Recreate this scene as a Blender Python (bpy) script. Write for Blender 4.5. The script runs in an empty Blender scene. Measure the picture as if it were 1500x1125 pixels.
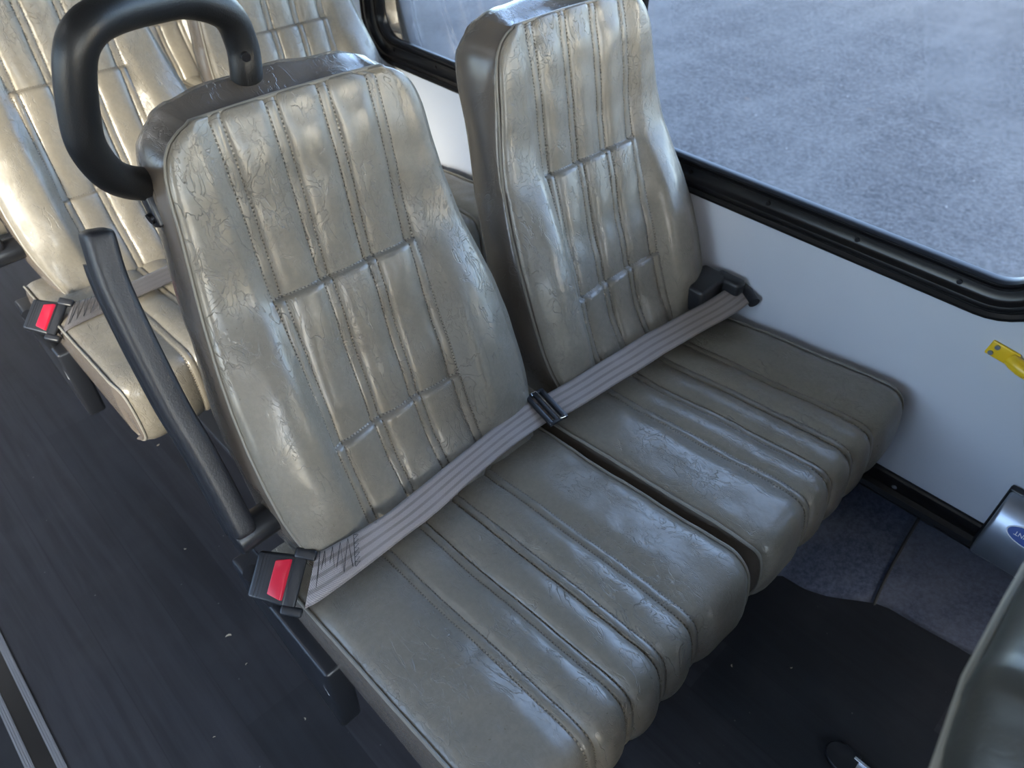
import bpy, bmesh, math, random
import numpy as np
from mathutils import Vector, Matrix

random.seed(4)
SC = bpy.context.scene
COL = SC.collection
PI = math.pi

# ------------------------------------------------------------------ helpers
def link(o, parent=None):
    COL.objects.link(o)
    if parent is not None:
        o.parent = parent
    return o

def mesh_obj(name, verts, faces, mat, parent=None, smooth=True, attrs=None, uv=None, matidx=None, mats=None):
    me = bpy.data.meshes.new(name)
    me.from_pydata([tuple(map(float, v)) for v in verts], [], faces)
    me.materials.append(mat)
    if mats:
        for m in mats: me.materials.append(m)
    if matidx:
        me.polygons.foreach_set('material_index', matidx)
    if smooth:
        me.polygons.foreach_set('use_smooth', [True]*len(me.polygons))
    if attrs:
        for an, vals in attrs.items():
            a = me.attributes.new(an, 'FLOAT', 'POINT')
            a.data.foreach_set('value', [float(x) for x in vals])
    me.update()
    o = bpy.data.objects.new(name, me)
    return link(o, parent)

def fix_normals(o):
    bm = bmesh.new(); bm.from_mesh(o.data)
    bmesh.ops.recalc_face_normals(bm, faces=bm.faces)
    bm.to_mesh(o.data); bm.free()
    return o

def empty(name, loc=(0, 0, 0), parent=None):
    o = bpy.data.objects.new(name, None)
    o.location = loc
    o.empty_display_size = .05
    return link(o, parent)

def tag(o, label=None, cat=None, group=None, kind=None):
    if label: o['label'] = label
    if cat: o['category'] = cat
    if group: o['group'] = group
    if kind: o['kind'] = kind
    return o

class MB:
    """collects shapes into one mesh"""
    def __init__(s): s.v = []; s.f = []
    def add(s, vs, fs):
        n = len(s.v); s.v += [tuple(map(float, v)) for v in vs]
        s.f += [tuple(i+n for i in f) for f in fs]
    def box(s, lo, hi, M=None):
        x0, y0, z0 = lo; x1, y1, z1 = hi
        vs = [(x0,y0,z0),(x1,y0,z0),(x1,y1,z0),(x0,y1,z0),(x0,y0,z1),(x1,y0,z1),(x1,y1,z1),(x0,y1,z1)]
        if M is not None: vs = [tuple(M @ Vector(v)) for v in vs]
        s.add(vs, [(0,3,2,1),(4,5,6,7),(0,1,5,4),(1,2,6,5),(2,3,7,6),(3,0,4,7)])
    def tube(s, pts, r, n=12, cap=True, closed=False, sq=None):
        pts = [Vector(p) for p in pts]; N = len(pts)
        rr = r if isinstance(r, (list, tuple)) else [r]*N
        T = []
        for i in range(N):
            if closed: t = pts[(i+1) % N]-pts[i-1]
            else: t = pts[min(i+1, N-1)]-pts[max(i-1, 0)]
            T.append(t.normalized())
        up = Vector((0, 0, 1)) if abs(T[0].z) < .9 else Vector((0, 1, 0))
        u = T[0].cross(up).normalized()
        vs = []
        for i in range(N):
            u = (u - T[i]*u.dot(T[i])).normalized(); w = T[i].cross(u)
            for k in range(n):
                a = 2*PI*k/n
                vs.append(pts[i]+u*math.cos(a)*rr[i]+w*math.sin(a)*rr[i])
        fs = []
        M = N if closed else N-1
        for i in range(M):
            j = (i+1) % N
            for k in range(n):
                l = (k+1) % n
                fs.append((i*n+k, i*n+l, j*n+l, j*n+k))
        if cap and not closed:
            fs.append(tuple(range(n-1, -1, -1))); fs.append(tuple((N-1)*n+k for k in range(n)))
        s.add(vs, fs)
    def build(s, name, mat, parent=None, smooth=True, bevel=0, seg=3, angle=40, fix=True):
        o = mesh_obj(name, s.v, s.f, mat, parent, smooth)
        if fix: fix_normals(o)
        if bevel:
            b = o.modifiers.new('bevel', 'BEVEL'); b.width = bevel; b.segments = seg
            b.limit_method = 'ANGLE'; b.angle_limit = math.radians(angle); b.harden_normals = False
        if smooth:
            bm = bmesh.new(); bm.from_mesh(o.data)
            for e in bm.edges:
                if len(e.link_faces) == 2 and e.calc_face_angle(0) > math.radians(35) and not bevel:
                    e.smooth = False
            bm.to_mesh(o.data); bm.free()
        return o

def catmull(P, n=8):
    P = [np.array(p, float) for p in P]
    Q = [2*P[0]-P[1]]+P+[2*P[-1]-P[-2]]
    out = []
    for i in range(1, len(Q)-2):
        for k in range(n):
            t = k/n
            a, b, c, d = Q[i-1], Q[i], Q[i+1], Q[i+2]
            out.append(.5*((2*b)+(-a+c)*t+(2*a-5*b+4*c-d)*t*t+(-a+3*b-3*c+d)*t**3))
    out.append(P[-1]); return out

def frameM(o, u, v, w):
    M = Matrix.Identity(4)
    for i, a in enumerate((u, v, w)):
        for j in range(3): M[j][i] = a[j]
    for j in range(3): M[j][3] = o[j]
    return M

def sm(x, a, b):
    t = min(1, max(0, (x-a)/(b-a))); return t*t*(3-2*t)

# ------------------------------------------------------------------ materials
def mat(name, col, rough=.5, metal=0, spec=.5):
    m = bpy.data.materials.new(name); m.use_nodes = True
    b = m.node_tree.nodes['Principled BSDF']
    b.inputs['Base Color'].default_value = (*col, 1)
    b.inputs['Roughness'].default_value = rough
    b.inputs['Metallic'].default_value = metal
    b.inputs['Specular IOR Level'].default_value = spec
    return m
class NT:
    def __init__(s, m): s.t = m.node_tree; s.b = s.t.nodes['Principled BSDF']
    def n(s, typ, **kw):
        x = s.t.nodes.new('ShaderNode'+typ)
        for k, v in kw.items():
            if k.startswith('i_'):
                key = k[2:]
                x.inputs[int(key) if key.isdigit() else key.replace('_', ' ')].default_value = v
            else: setattr(x, k, v)
        return x
    def l(s, a, b): s.t.links.new(a, b)
    def math(s, op, a, b=None, c=None, clamp=False):
        x = s.t.nodes.new('ShaderNodeMath'); x.operation = op; x.use_clamp = clamp
        for i, v in enumerate((a, b, c)):
            if v is None: continue
            if isinstance(v, (int, float)): x.inputs[i].default_value = v
            else: s.l(v, x.inputs[i])
        return x.outputs[0]
    def ramp(s, f, a, b, lo=0., hi=1.):
        x = s.n('MapRange'); x.interpolation_type = 'SMOOTHSTEP'
        s.l(f, x.inputs[0]); x.inputs[1].default_value = a; x.inputs[2].default_value = b
        x.inputs[3].default_value = lo; x.inputs[4].default_value = hi
        return x.outputs[0]
    def mix(s, f, a, b):
        x = s.n('Mix'); x.data_type = 'RGBA'
        if isinstance(f, (int, float)): x.inputs[0].default_value = f
        else: s.l(f, x.inputs[0])
        for i, v in ((6, a), (7, b)):
            if isinstance(v, tuple): x.inputs[i].default_value = (*v, 1)
            else: s.l(v, x.inputs[i])
        return x.outputs[2]
    def pos(s):
        return s.n('TexCoord').outputs['Object']
    def noise(s, scale, det=3, rough=.5, vec=None, out='Fac', dist=0):
        x = s.n('TexNoise'); x.inputs['Scale'].default_value = scale
        x.inputs['Detail'].default_value = det; x.inputs['Roughness'].default_value = rough
        x.inputs['Distortion'].default_value = dist
        if vec is not None: s.l(vec, x.inputs['Vector'])
        return x.outputs[out]
    def bump(s, h, strength, dist, prev=None):
        x = s.n('Bump'); x.inputs['Strength'].default_value = strength; x.inputs['Distance'].default_value = dist
        s.l(h, x.inputs['Height'])
        if prev is not None: s.l(prev, x.inputs['Normal'])
        return x.outputs[0]

def vinyl(name, col, col2, rough, stitched=True, crease=1.0):
    m = mat(name, col, rough); t = NT(m); P = t.pos()
    # fine grain
    fine = t.noise(420, 3, .6, P)
    # creases: warped cells, thin edges, shown only in patches
    wn = t.n('TexNoise'); wn.inputs['Scale'].default_value = 14; wn.inputs['Detail'].default_value = 4; t.l(P, wn.inputs['Vector'])
    wv = t.n('VectorMath'); wv.operation = 'MULTIPLY_ADD'; t.l(wn.outputs['Color'], wv.inputs[0])
    wv.inputs[1].default_value = (.06, .06, .06); t.l(P, wv.inputs[2])
    mp = t.n('Mapping'); mp.inputs['Scale'].default_value = (1.5, .8, .75); t.l(wv.outputs[0], mp.inputs['Vector'])
    def ridge(scale, w, vec, dist):
        return t.ramp(t.math('ABSOLUTE', t.math('SUBTRACT', t.noise(scale, 3, .55, vec, dist=dist), .5)), 0, w, 1, 0)
    mp2 = t.n('Mapping'); mp2.inputs['Scale'].default_value = (1.7, .7, .62); mp2.inputs['Rotation'].default_value = (.5, .5, .3); t.l(P, mp2.inputs['Vector'])
    m1 = t.ramp(t.noise(8, 3, .6, P), .44, .62)
    m2 = t.ramp(t.noise(11, 2, .5, mp.outputs[0]), .40, .60)
    c1 = t.math('MULTIPLY', ridge(26, .016, mp2.outputs[0], .9), m1)
    c2 = t.math('MULTIPLY', ridge(52, .022, mp.outputs[0], 1.4), m2)
    cr = t.math('ADD', c1, t.math('MULTIPLY', c2, .55), clamp=True)
    soft = t.noise(38, 3, .55, mp.outputs[0])
    # colour
    mo = t.ramp(t.noise(130, 4, .7, P), .3, .7)
    big = t.ramp(t.noise(6, 2, .5, P), .3, .7)
    c = t.mix(t.math('MULTIPLY', mo, .45), col, col2)
    c = t.mix(t.math('MULTIPLY', big, .25), c, tuple(x*.80 for x in col))
    c = t.mix(t.math('MULTIPLY', cr, .16), c, tuple(x*.55 for x in col))  # shade in the crease valleys painted into the colour
    h = t.math('MULTIPLY', fine, .30)
    H = t.math('ADD', t.math('MULTIPLY', soft, .00055*crease), t.math('ADD', t.math('MULTIPLY', fine, .000012), t.math('MULTIPLY', cr, -.00062*crease)))
    if stitched:
        dl = t.n('Attribute', attribute_name='dl').outputs['Fac']
        al = t.n('Attribute', attribute_name='al').outputs['Fac']
        dh = t.n('Attribute', attribute_name='dh').outputs['Fac']
        ax = t.n('Attribute', attribute_name='ax').outputs['Fac']
        def st(d, off, a):
            near = t.ramp(t.math('ABSOLUTE', t.math('SUBTRACT', d, off)), .0004, .0012, 1, 0)
            fr = t.math('FRACT', t.math('DIVIDE', a, .0046))
            dash = t.ramp(t.math('ABSOLUTE', t.math('SUBTRACT', fr, .5)), .22, .38, 1, 0)
            return t.math('MULTIPLY', near, dash), t.math('MULTIPLY', near, t.math('SUBTRACT', 1., dash))
        s1, h1 = st(dl, .0062, al)
        s2, h2 = st(dh, 0., ax)
        s = t.math('MAXIMUM', s1, s2); hh = t.math('MAXIMUM', h1, h2)
        c = t.mix(t.math('MULTIPLY', s, .45), c, tuple(x*1.25 for x in col2))
        c = t.mix(t.math('MULTIPLY', hh, .42), c, (.02, .018, .016))
        H = t.math('ADD', H, t.math('MULTIPLY', t.math('SUBTRACT', t.math('MULTIPLY', s, .5), hh), .0007))
    nrm = t.bump(H, 1.0, 1.0)
    if stitched:
        t.l(c, t.b.inputs['Base Color'])
        rg = t.math('ADD', t.math('MULTIPLY', t.noise(120, 3, .6, P), .16), rough-.08)
        t.l(rg, t.b.inputs['Roughness'])
    t.l(nrm, t.b.inputs['Normal'])
    t.b.inputs['Specular IOR Level'].default_value = .6
    return m

M = {}
M['vinyl'] = vinyl('taupe_vinyl', (.164, .146, .116), (.230, .206, .165), .31)
M['vinyl_side'] = vinyl('side_vinyl', (.110, .092, .076), (.125, .114, .10), .25, stitched=False, crease=.5)  # same vinyl; darker colour stands for shade on side and top panels
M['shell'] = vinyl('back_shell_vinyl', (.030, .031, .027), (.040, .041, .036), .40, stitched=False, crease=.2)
M['piping'] = mat('piping_vinyl', (.20, .185, .155), .38)
M['side_plain'] = mat('flank_vinyl', (.115, .100, .085), .27)

def plastic(name, col, rough, bs=300, st=.25, spec=.5):
    m = mat(name, col, rough, spec=spec); t = NT(m)
    t.l(t.bump(t.noise(bs, 2, .5, t.pos()), st, .0006), t.b.inputs['Normal'])
    return m
M['handle'] = plastic('black_textured_rubber', (.007, .007, .0075), .40, 700, .35, .4)
M['arm'] = plastic('black_arm_foam', (.012, .012, .015), .44, 500, .5)
M['black'] = plastic('black_plastic', (.012, .013, .016), .35)
M['gloss_black'] = plastic('gloss_black_rubber', (.006, .006, .007), .28, 60, .06, .35)
M['red'] = mat('red_button', (.46, .008, .028), .28)
M['thread'] = mat('black_thread', (.01, .01, .01), .8)
M['steel'] = mat('painted_steel', (.03, .032, .036), .4, .3)
M['screw'] = mat('dark_screw', (.05, .05, .055), .3, .9)
M['chrome'] = mat('bright_steel', (.7, .72, .75), .22, 1)
M['yellow'] = mat('yellow_paint', (.80, .52, .02), .32)
M['silver'] = mat('silver_paint', (.30, .33, .38), .30, .7)
M['alu'] = mat('floor_aluminium', (.26, .28, .32), .38, .8)
M['blue'] = mat('blue_badge', (.01, .06, .33), .3)
M['white'] = mat('white_print', (.8, .82, .85), .4)

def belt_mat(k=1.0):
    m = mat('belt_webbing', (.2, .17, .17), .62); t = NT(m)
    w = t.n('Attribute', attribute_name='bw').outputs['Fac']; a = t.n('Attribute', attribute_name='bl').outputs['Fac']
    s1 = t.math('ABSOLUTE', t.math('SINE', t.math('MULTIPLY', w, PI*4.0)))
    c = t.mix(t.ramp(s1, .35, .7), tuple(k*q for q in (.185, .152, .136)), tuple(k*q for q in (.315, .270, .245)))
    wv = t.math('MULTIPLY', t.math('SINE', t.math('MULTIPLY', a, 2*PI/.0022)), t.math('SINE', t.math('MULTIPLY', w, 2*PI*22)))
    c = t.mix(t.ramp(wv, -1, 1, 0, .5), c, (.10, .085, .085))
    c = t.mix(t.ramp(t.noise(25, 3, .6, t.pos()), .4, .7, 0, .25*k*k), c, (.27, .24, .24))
    t.l(c, t.b.inputs['Base Color'])
    t.l(t.bump(wv, .5, .0006), t.b.inputs['Normal'])
    t.b.inputs['Sheen Weight'].default_value = .2
    return m
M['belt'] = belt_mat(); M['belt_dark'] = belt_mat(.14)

def floor_mat():
    m = mat('dark_plank_vinyl', (.03, .03, .035), .5, spec=.35); t = NT(m)
    P = t.n('NewGeometry').outputs['Position']
    sx = t.n('SeparateXYZ'); t.l(P, sx.inputs[0])
    X, Y = sx.outputs[0], sx.outputs[1]
    W = .118
    row = t.math('FLOOR', t.math('DIVIDE', t.math('ADD', X, 5.024), W))
    wn = t.n('TexWhiteNoise'); wn.noise_dimensions = '1D'; t.l(row, wn.inputs['W'])
    yy = t.math('ADD', Y, t.math('MULTIPLY', wn.outputs['Value'], 1.3))
    col = t.math('FLOOR', t.math('DIVIDE', yy, .92))
    cv = t.n('CombineXYZ'); t.l(row, cv.inputs[0]); t.l(col, cv.inputs[1])
    w2 = t.n('TexWhiteNoise'); w2.noise_dimensions = '3D'; t.l(cv.outputs[0], w2.inputs['Vector'])
    mp = t.n('Mapping'); mp.inputs['Scale'].default_value = (30, 1.6, 1); t.l(P, mp.inputs['Vector'])
    grain = t.noise(1.5, 5, .6, mp.outputs[0], dist=.6)
    c = t.mix(w2.outputs['Value'], (.015, .017, .021), (.036, .036, .042))
    c = t.mix(t.ramp(grain, .35, .7, 0, .6), c, (.010, .010, .012))
    c = t.mix(t.ramp(t.noise(7, 4, .6, P), .45, .75, 0, .30), c, (.045, .045, .05))
    # seams
    fx = t.math('FRACT', t.math('DIVIDE', t.math('ADD', X, 5.024), W))
    seam = t.ramp(t.math('ABSOLUTE', t.math('SUBTRACT', fx, .5)), .488, .497)
    c = t.mix(t.math('MULTIPLY', seam, .5), c, (.01, .01, .012))
    # dust specks
    v = t.n('TexVoronoi'); v.inputs['Scale'].default_value = 26; t.l(P, v.inputs['Vector'])
    dv = t.math('MULTIPLY', t.ramp(v.outputs['Distance'], .02, .05, 1, 0), t.ramp(t.n('SeparateColor').inputs[0].links and 0 or v.outputs['Distance'], 0, 1, 1, 1))
    c = t.mix(t.math('MULTIPLY', dv, .35), c, (.28, .27, .25))
    t.l(c, t.b.inputs['Base Color'])
    t.l(t.bump(grain, .12, .001, t.bump(t.noise(500, 2, .5, P), .15, .0005)), t.b.inputs['Normal'])
    return m
M['floor'] = floor_mat()

def wall_mat():
    m = mat('white_wall_panel', (.70, .72, .75), .38); t = NT(m)
    P = t.pos()
    c = t.mix(t.ramp(t.noise(3, 3, .6, P), .3, .7), (.53, .56, .62), (.57, .595, .65))
    v = t.n('TexVoronoi'); v.inputs['Scale'].default_value = 9; t.l(P, v.inputs['Vector'])
    c = t.mix(t.ramp(v.outputs['Distance'], .008, .018, .7, 0), c, (.12, .12, .13))
    t.l(c, t.b.inputs['Base Color'])
    t.l(t.bump(t.noise(400, 2, .5, P), .12, .0005), t.b.inputs['Normal'])
    return m
M['wall'] = wall_mat()
M['ceiling'] = mat('ceiling_panel', (.62, .60, .57), .6)

def felt_mat():
    m = mat('blue_black_felt', (.025, .03, .045), .95, spec=.2); t = NT(m); P = t.pos()
    c = t.mix(t.ramp(t.noise(120, 4, .7, P), .3, .7), (.018, .024, .040), (.045, .053, .080))
    c = t.mix(t.ramp(t.noise(8, 3, .6, P), .4, .7, 0, .4), c, (.08, .085, .105))
    t.l(c, t.b.inputs['Base Color'])
    t.l(t.bump(t.noise(300, 3, .7, P), .6, .002), t.b.inputs['Normal'])
    return m
M['felt'] = felt_mat()

def asphalt_mat():
    m = mat('asphalt', (.1, .1, .1), .9, spec=.08); t = NT(m); P = t.n('NewGeometry').outputs['Position']
    f = t.noise(38, 6, .8, P)
    g = t.n('TexVoronoi'); g.inputs['Scale'].default_value = 140; t.l(P, g.inputs['Vector'])
    c = t.mix(t.ramp(f, .35, .65), (.023, .0235, .025), (.074, .074, .076))
    c = t.mix(t.ramp(g.outputs['Distance'], .1, .5, .35, 0), c, (.14, .14, .145))
    mp = t.n('Mapping'); mp.inputs['Scale'].default_value = (.35, 1.4, 1); mp.inputs['Rotation'].default_value = (0, 0, .5); t.l(P, mp.inputs['Vector'])
    c = t.mix(t.ramp(t.noise(1.3, 4, .6, mp.outputs[0]), .35, .7, 0, .35), c, (.11, .11, .11))
    # tyre sweeps
    w = t.n('TexWave'); w.inputs['Scale'].default_value = .5; w.inputs['Distortion'].default_value = 5; w.inputs['Detail'].default_value = 2; w.inputs['Detail Scale'].default_value = .6
    t.l(P, w.inputs['Vector'])
    c = t.mix(t.ramp(w.outputs['Fac'], .70, 1, 0, .05), c, (.14, .14, .14))
    sp = t.n('TexVoronoi'); sp.inputs['Scale'].default_value = 5; t.l(P, sp.inputs['Vector'])
    c = t.mix(t.ramp(sp.outputs['Distance'], .015, .04, .8, 0), c, (.30, .29, .27))
    lf = t.n('TexVoronoi'); lf.inputs['Scale'].default_value = 2.1; t.l(P, lf.inputs['Vector'])
    c = t.mix(t.math('MULTIPLY', t.ramp(lf.outputs['Distance'], .03, .09, .5, 0), t.ramp(f, .45, .6)), c, (.11, .07, .045))
    t.l(c, t.b.inputs['Base Color'])
    t.l(t.bump(f, .5, .01), t.b.inputs['Normal'])
    return m
M['asphalt'] = asphalt_mat()

def glass_mat():
    m = bpy.data.materials.new('window_glass'); m.use_nodes = True
    nt = m.node_tree; nt.nodes.clear()
    o = nt.nodes.new('ShaderNodeOutputMaterial'); tr = nt.nodes.new('ShaderNodeBsdfTransparent')
    gl = nt.nodes.new('ShaderNodeBsdfGlossy'); fr = nt.nodes.new('ShaderNodeFresnel'); mx = nt.nodes.new('ShaderNodeMixShader')
    tr.inputs[0].default_value = (.74, .78, .82, 1); gl.inputs['Roughness'].default_value = .02; fr.inputs['IOR'].default_value = 1.22
    nt.links.new(fr.outputs[0], mx.inputs[0]); nt.links.new(tr.outputs[0], mx.inputs[1]); nt.links.new(gl.outputs[0], mx.inputs[2])
    nt.links.new(mx.outputs[0], o.inputs['Surface'])
    return m
M['glass'] = glass_mat()

# ------------------------------------------------------------------ seat: backrest
K = .4234; SK = math.sqrt(1+K*K)
VD = np.array([0, K, 1])/SK          # up along the backrest
ND = np.array([0, -1, K])/SK         # out of the front face
X0 = .3836; PITCH = .45; Y0 = .5444; Z0 = .48
HW = [(-.06, .176), (-.03, .184), (0, .191), (.03, .198), (.06, .202), (.11, .2035), (.16, .2025), (.21, .198), (.26, .1905), (.31, .1815),
      (.36, .1730), (.41, .1655), (.44, .1625), (.462, .1590), (.480, .1530), (.492, .1440), (.500, .1320), (.505, .1180)]
HV = [a for a, b in HW]; HH = [b for a, b in HW]
# smooth width table
_vv = np.linspace(-.06, .505, 400); _hh = np.interp(_vv, HV, HH)
_k = np.exp(-np.linspace(-2, 2, 21)**2); _k /= _k.sum()
_hs = np.convolve(np.pad(_hh, 10, mode='edge'), _k, 'valid')
_bl = np.clip((.47-_vv)/.03, 0, 1)
_hs = _hs*_bl+_hh*(1-_bl)
hw = lambda v: float(np.interp(v, _vv, _hs))
LN = [-.098, -.034, .030, .094]      # double seam lines
def cshift(v): return float(np.interp(v, [0, .1, .2, .3, .4, .5], [-.004, -.006, -.002, .003, .006, .006]))
_gv = np.linspace(-.06, .52, 300)
_gg = np.interp(_gv, [-.06, 0, .10, .16, .21, .26, .31, .36, .41, .46, .52], [.004, .002, 0, -.001, -.008, -.015, -.020, -.014, -.002, .012, .022])
_gg = np.convolve(np.pad(_gg, 20, mode='edge'), np.hanning(43)[1:-1]/np.hanning(43)[1:-1].sum(), 'valid')
gcurve = lambda v: .75*float(np.interp(v, _gv, _gg))        # side-view curve of the backrest
SU, SL = .305, .112
CH = .0062

def cols_between(a, b, n):           # n interior points
    return [('m', a, b, (i+1)/(n+1)) for i in range(n)]

def puff(p, e=4): return 1-abs(2*p-1)**e

def column_table(nmid, nside):
    """columns as (kind, line, offset) ; kind 'L' = line-relative, 'I' = interpolate"""
    offs = [-.014, -.010, -.0078, -CH, -.0045, -.002, 0, .002, .0045, CH, .0078, .010, .014]
    cols = []
    for i in range(4):
        if i == 0:
            cols += [('E', -1, k/nside) for k in range(nside)]
        else:
            cols += [('I', i-1, (k+1)/(nmid+1)) for k in range(nmid)]
        cols += [('L', i, o) for o in offs]
    cols += [('E', 1, (nside-1-k)/nside) for k in range(nside)]
    return cols

def col_x(c, half, lines):
    if c[0] == 'L': return lines[c[1]]+c[2]
    if c[0] == 'I':
        a = lines[c[1]]+.014; b = lines[c[1]+1]-.014; return a+(b-a)*c[2]
    if c[1] < 0:
        a = -half; b = lines[0]-.014; f = c[2]; f = f**.8
        return a+(b-a)*f
    a = half; b = lines[-1]+.014; f = c[2]**.8
    return a+(b-a)*f

def pnoise(x, y, seed):
    return (math.sin(x*31+seed*2.1+1.7*math.sin(y*17+seed))*.5+math.sin(y*43+seed*1.3+1.3*math.sin(x*23+seed*3))*.5)

def make_backrest(parent, xc, seed):
    nmid, ns = 8, 12
    cols = column_table(nmid, ns)
    vs = list(np.arange(-.05, .46, .006))+[.465, .471, .477, .483, .488, .493, .497, .501, .504, .507]
    for s_ in (SU, SL):
        vs = [v for v in vs if abs(v-s_) > .011]+[s_+d for d in (-.010, -.006, -.0035, -.0015, 0, .0015, .0035, .006, .010)]
    vs = sorted(vs)
    nC, nR = len(cols), len(vs)
    V = []; A = dict(dl=[], al=[], dh=[], ax=[])
    rnd = random.Random(seed)
    for v in vs:
        half = hw(min(v, .505)); cs = cshift(v)
        sq = sm(v, .470, .505)
        lines = [l*(1-.10*sq*0)+cs for l in LN]
        # keep lines inside the outline at the top corners
        lines = [max(-half+.030, min(half-.030, l)) if abs(l) > .05 else l for l in lines]
        for c in cols:
            if c[0] == 'E' and c[2] == 0: x = c[1]*half
            else: x = col_x(c, half, lines)
            # which line is nearest
            d = min(abs(x-l) for l in lines)
            # panel index
            if x < lines[0]: pi = -1; p = 0
            elif x > lines[3]: pi = 3; p = 0
            else:
                pi = max(i for i in range(3) if x >= lines[i]-1e-9)
                p = (x-lines[pi]-CH)/(lines[pi+1]-lines[pi]-2*CH)
            e = half-abs(x)
            et = .512-v
            ee = min(e, et)
            h = .0045*(1-(1-min(ee/.020, 1))**2.2)             # pillow at the piping
            vfade = sm(v, .495, .46)
            if d < CH:
                h += -.0006+.0008*(1-(d/CH)**2)-.0010*math.exp(-((d-CH)/.0013)**2)
                h -= .0006
            else:
                g = math.exp(-(d-CH)/.0035)
                h -= .0016*g+.0010*math.exp(-((d-CH)/.0013)**2)
            if 0 <= p <= 1 and 0 <= pi < 3 and d >= CH:
                h += .0050*puff(p, 2.4)*(.35+.65*vfade)
            elif pi in (-1, 3):
                h += .0065*sm(d, CH, .03)
            # bolster wings against a hollowed centre, low down
            wing = sm(abs(x-cs), .085, .135)*sm(e, 0, .05)
            low = sm(v, -.02, .06)*(1-sm(v, .20, .33))
            h += .015*wing*low
            h -= .010*(1-sm(abs(x), .05, .13))*low*sm(.30-v, 0, .12)
            # cross tucks
            inpanel = sm(LN[3]+cs+.006-x, -.006, .006)*sm(x-LN[0]-cs+.006, -.006, .006)
            for s_, amp in ((SU, 1.0), (SL, .75)):
                dv = v-s_
                if dv >= 0: t = -.0052*math.exp(-dv/.030)
                else: t = -.0052*math.exp(dv/.0022)+.0056*sm(-dv, 0, .0065)*math.exp(dv/.060)
                h += t*amp*inpanel
            h += .0011*pnoise(x, v, seed)+.0005*pnoise(x*3, v*2.5, seed+5)
            vv = v+(.003*(1-(x/.13)**2) if v > .45 else 0)*sm(v, .45, .507)
            P = np.array([xc+x, Y0, Z0])+VD*vv+ND*(h+gcurve(v))
            V.append(P)
            A['dl'].append(d if v < .502 else .02); A['al'].append(v); A['ax'].append(x)
            A['dh'].append(min(abs(v-SU), abs(v-SL)) if inpanel > .5 else .02)
    F = []
    for r in range(nR-1):
        for c in range(nC-1):
            a = r*nC+c; F.append((a, a+1, a+nC+1, a+nC))
    # boundary loop, counter-clockwise seen from the front: bottom row, right, top, left
    loop = [c for c in range(nC)]+[r*nC+nC-1 for r in range(1, nR)]+[(nR-1)*nC+c for c in range(nC-2, -1, -1)]+[r*nC for r in range(nR-2, 0, -1)]
    n_front = len(F)
    N = len(loop)
    base = []
    for i in loop:
        P = V[i]; q = P-np.array([xc, Y0, Z0])
        base.append((q[0], q@VD))
    nor = []
    for i in range(N):
        a = base[i-3]; b = base[(i+3) % N]
        tx, ty = b[0]-a[0], b[1]-a[1]; L = math.hypot(tx, ty)+1e-9
        nor.append((ty/L, -tx/L))
    pip = [np.array([xc+base[i][0], Y0, Z0])+VD*base[i][1]+ND*gcurve(base[i][1]) for i in range(N)]
    # side panel profile: (depth behind the front plane, outward offset)
    prof = [(.0015, -.0030), (.0035, -.0005), (.008, .0015), (.018, .0040), (.032, .0060), (.046, .0062), (.060, .0048), (.072, .0025), (.081, -.002), (.087, -.008), (.091, -.017), (.093, -.032)]
    prev = loop; ring0 = len(V)
    for (dep, off) in prof:
        ids = []
        for i in range(N):
            wob = .0012*math.sin(i*.21+seed+dep*60)+.026*max(0, nor[i][1])**2*(1-.45*(base[i][0]/.15)**2)*sm(dep, .004, .045)*(1-sm(dep, .078, .093)) if base[i][1] > .3 else .0012*math.sin(i*.21+seed+dep*60)
            x = base[i][0]+nor[i][0]*(off+wob); v = base[i][1]+nor[i][1]*(off+wob)
            V.append(np.array([xc+x, Y0, Z0])+VD*v-ND*(dep-gcurve(base[i][1])*(1-dep/.093))); ids.append(len(V)-1)
            for k_, val in (('dl', .02), ('al', 0), ('dh', .02), ('ax', 0)): A[k_].append(val)
        for i in range(N):
            j = (i+1) % N
            F.append((prev[j], prev[i], ids[i], ids[j]))
        prev = ids
    n_side = len(F)
    for sc, dep in ((.6, .098), (.3, .101), (.05, .102)):
        ids = []
        for i in range(N):
            x = base[i][0]*sc; v = .23+(base[i][1]-.23)*sc*1.0
            V.append(np.array([xc+x, Y0, Z0])+VD*v-ND*dep); ids.append(len(V)-1)
            for k_, val in (('dl', .02), ('al', 0), ('dh', .02), ('ax', 0)): A[k_].append(val)
        for i in range(N):
            j = (i+1) % N
            F.append((prev[j], prev[i], ids[i], ids[j]))
        prev = ids
    F.append(tuple(reversed(prev)))
    mi = [0]*n_front+[1]*(n_side-n_front)+[2]*(len(F)-n_side)
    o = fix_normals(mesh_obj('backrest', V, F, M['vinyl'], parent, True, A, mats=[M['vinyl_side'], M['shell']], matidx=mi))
    # piping
    step = pip
    pts = [p for i, p in enumerate(step)]
    out = [pts[0]]
    for p in pts[1:]:
        if np.linalg.norm(p-out[-1]) > .004: out.append(p)
    mb = MB(); mb.tube([p+ND*.0004 for p in out], .0023, 8, closed=True)
    mb.build('piping', M['piping'], o, fix=False)
    return o

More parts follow.
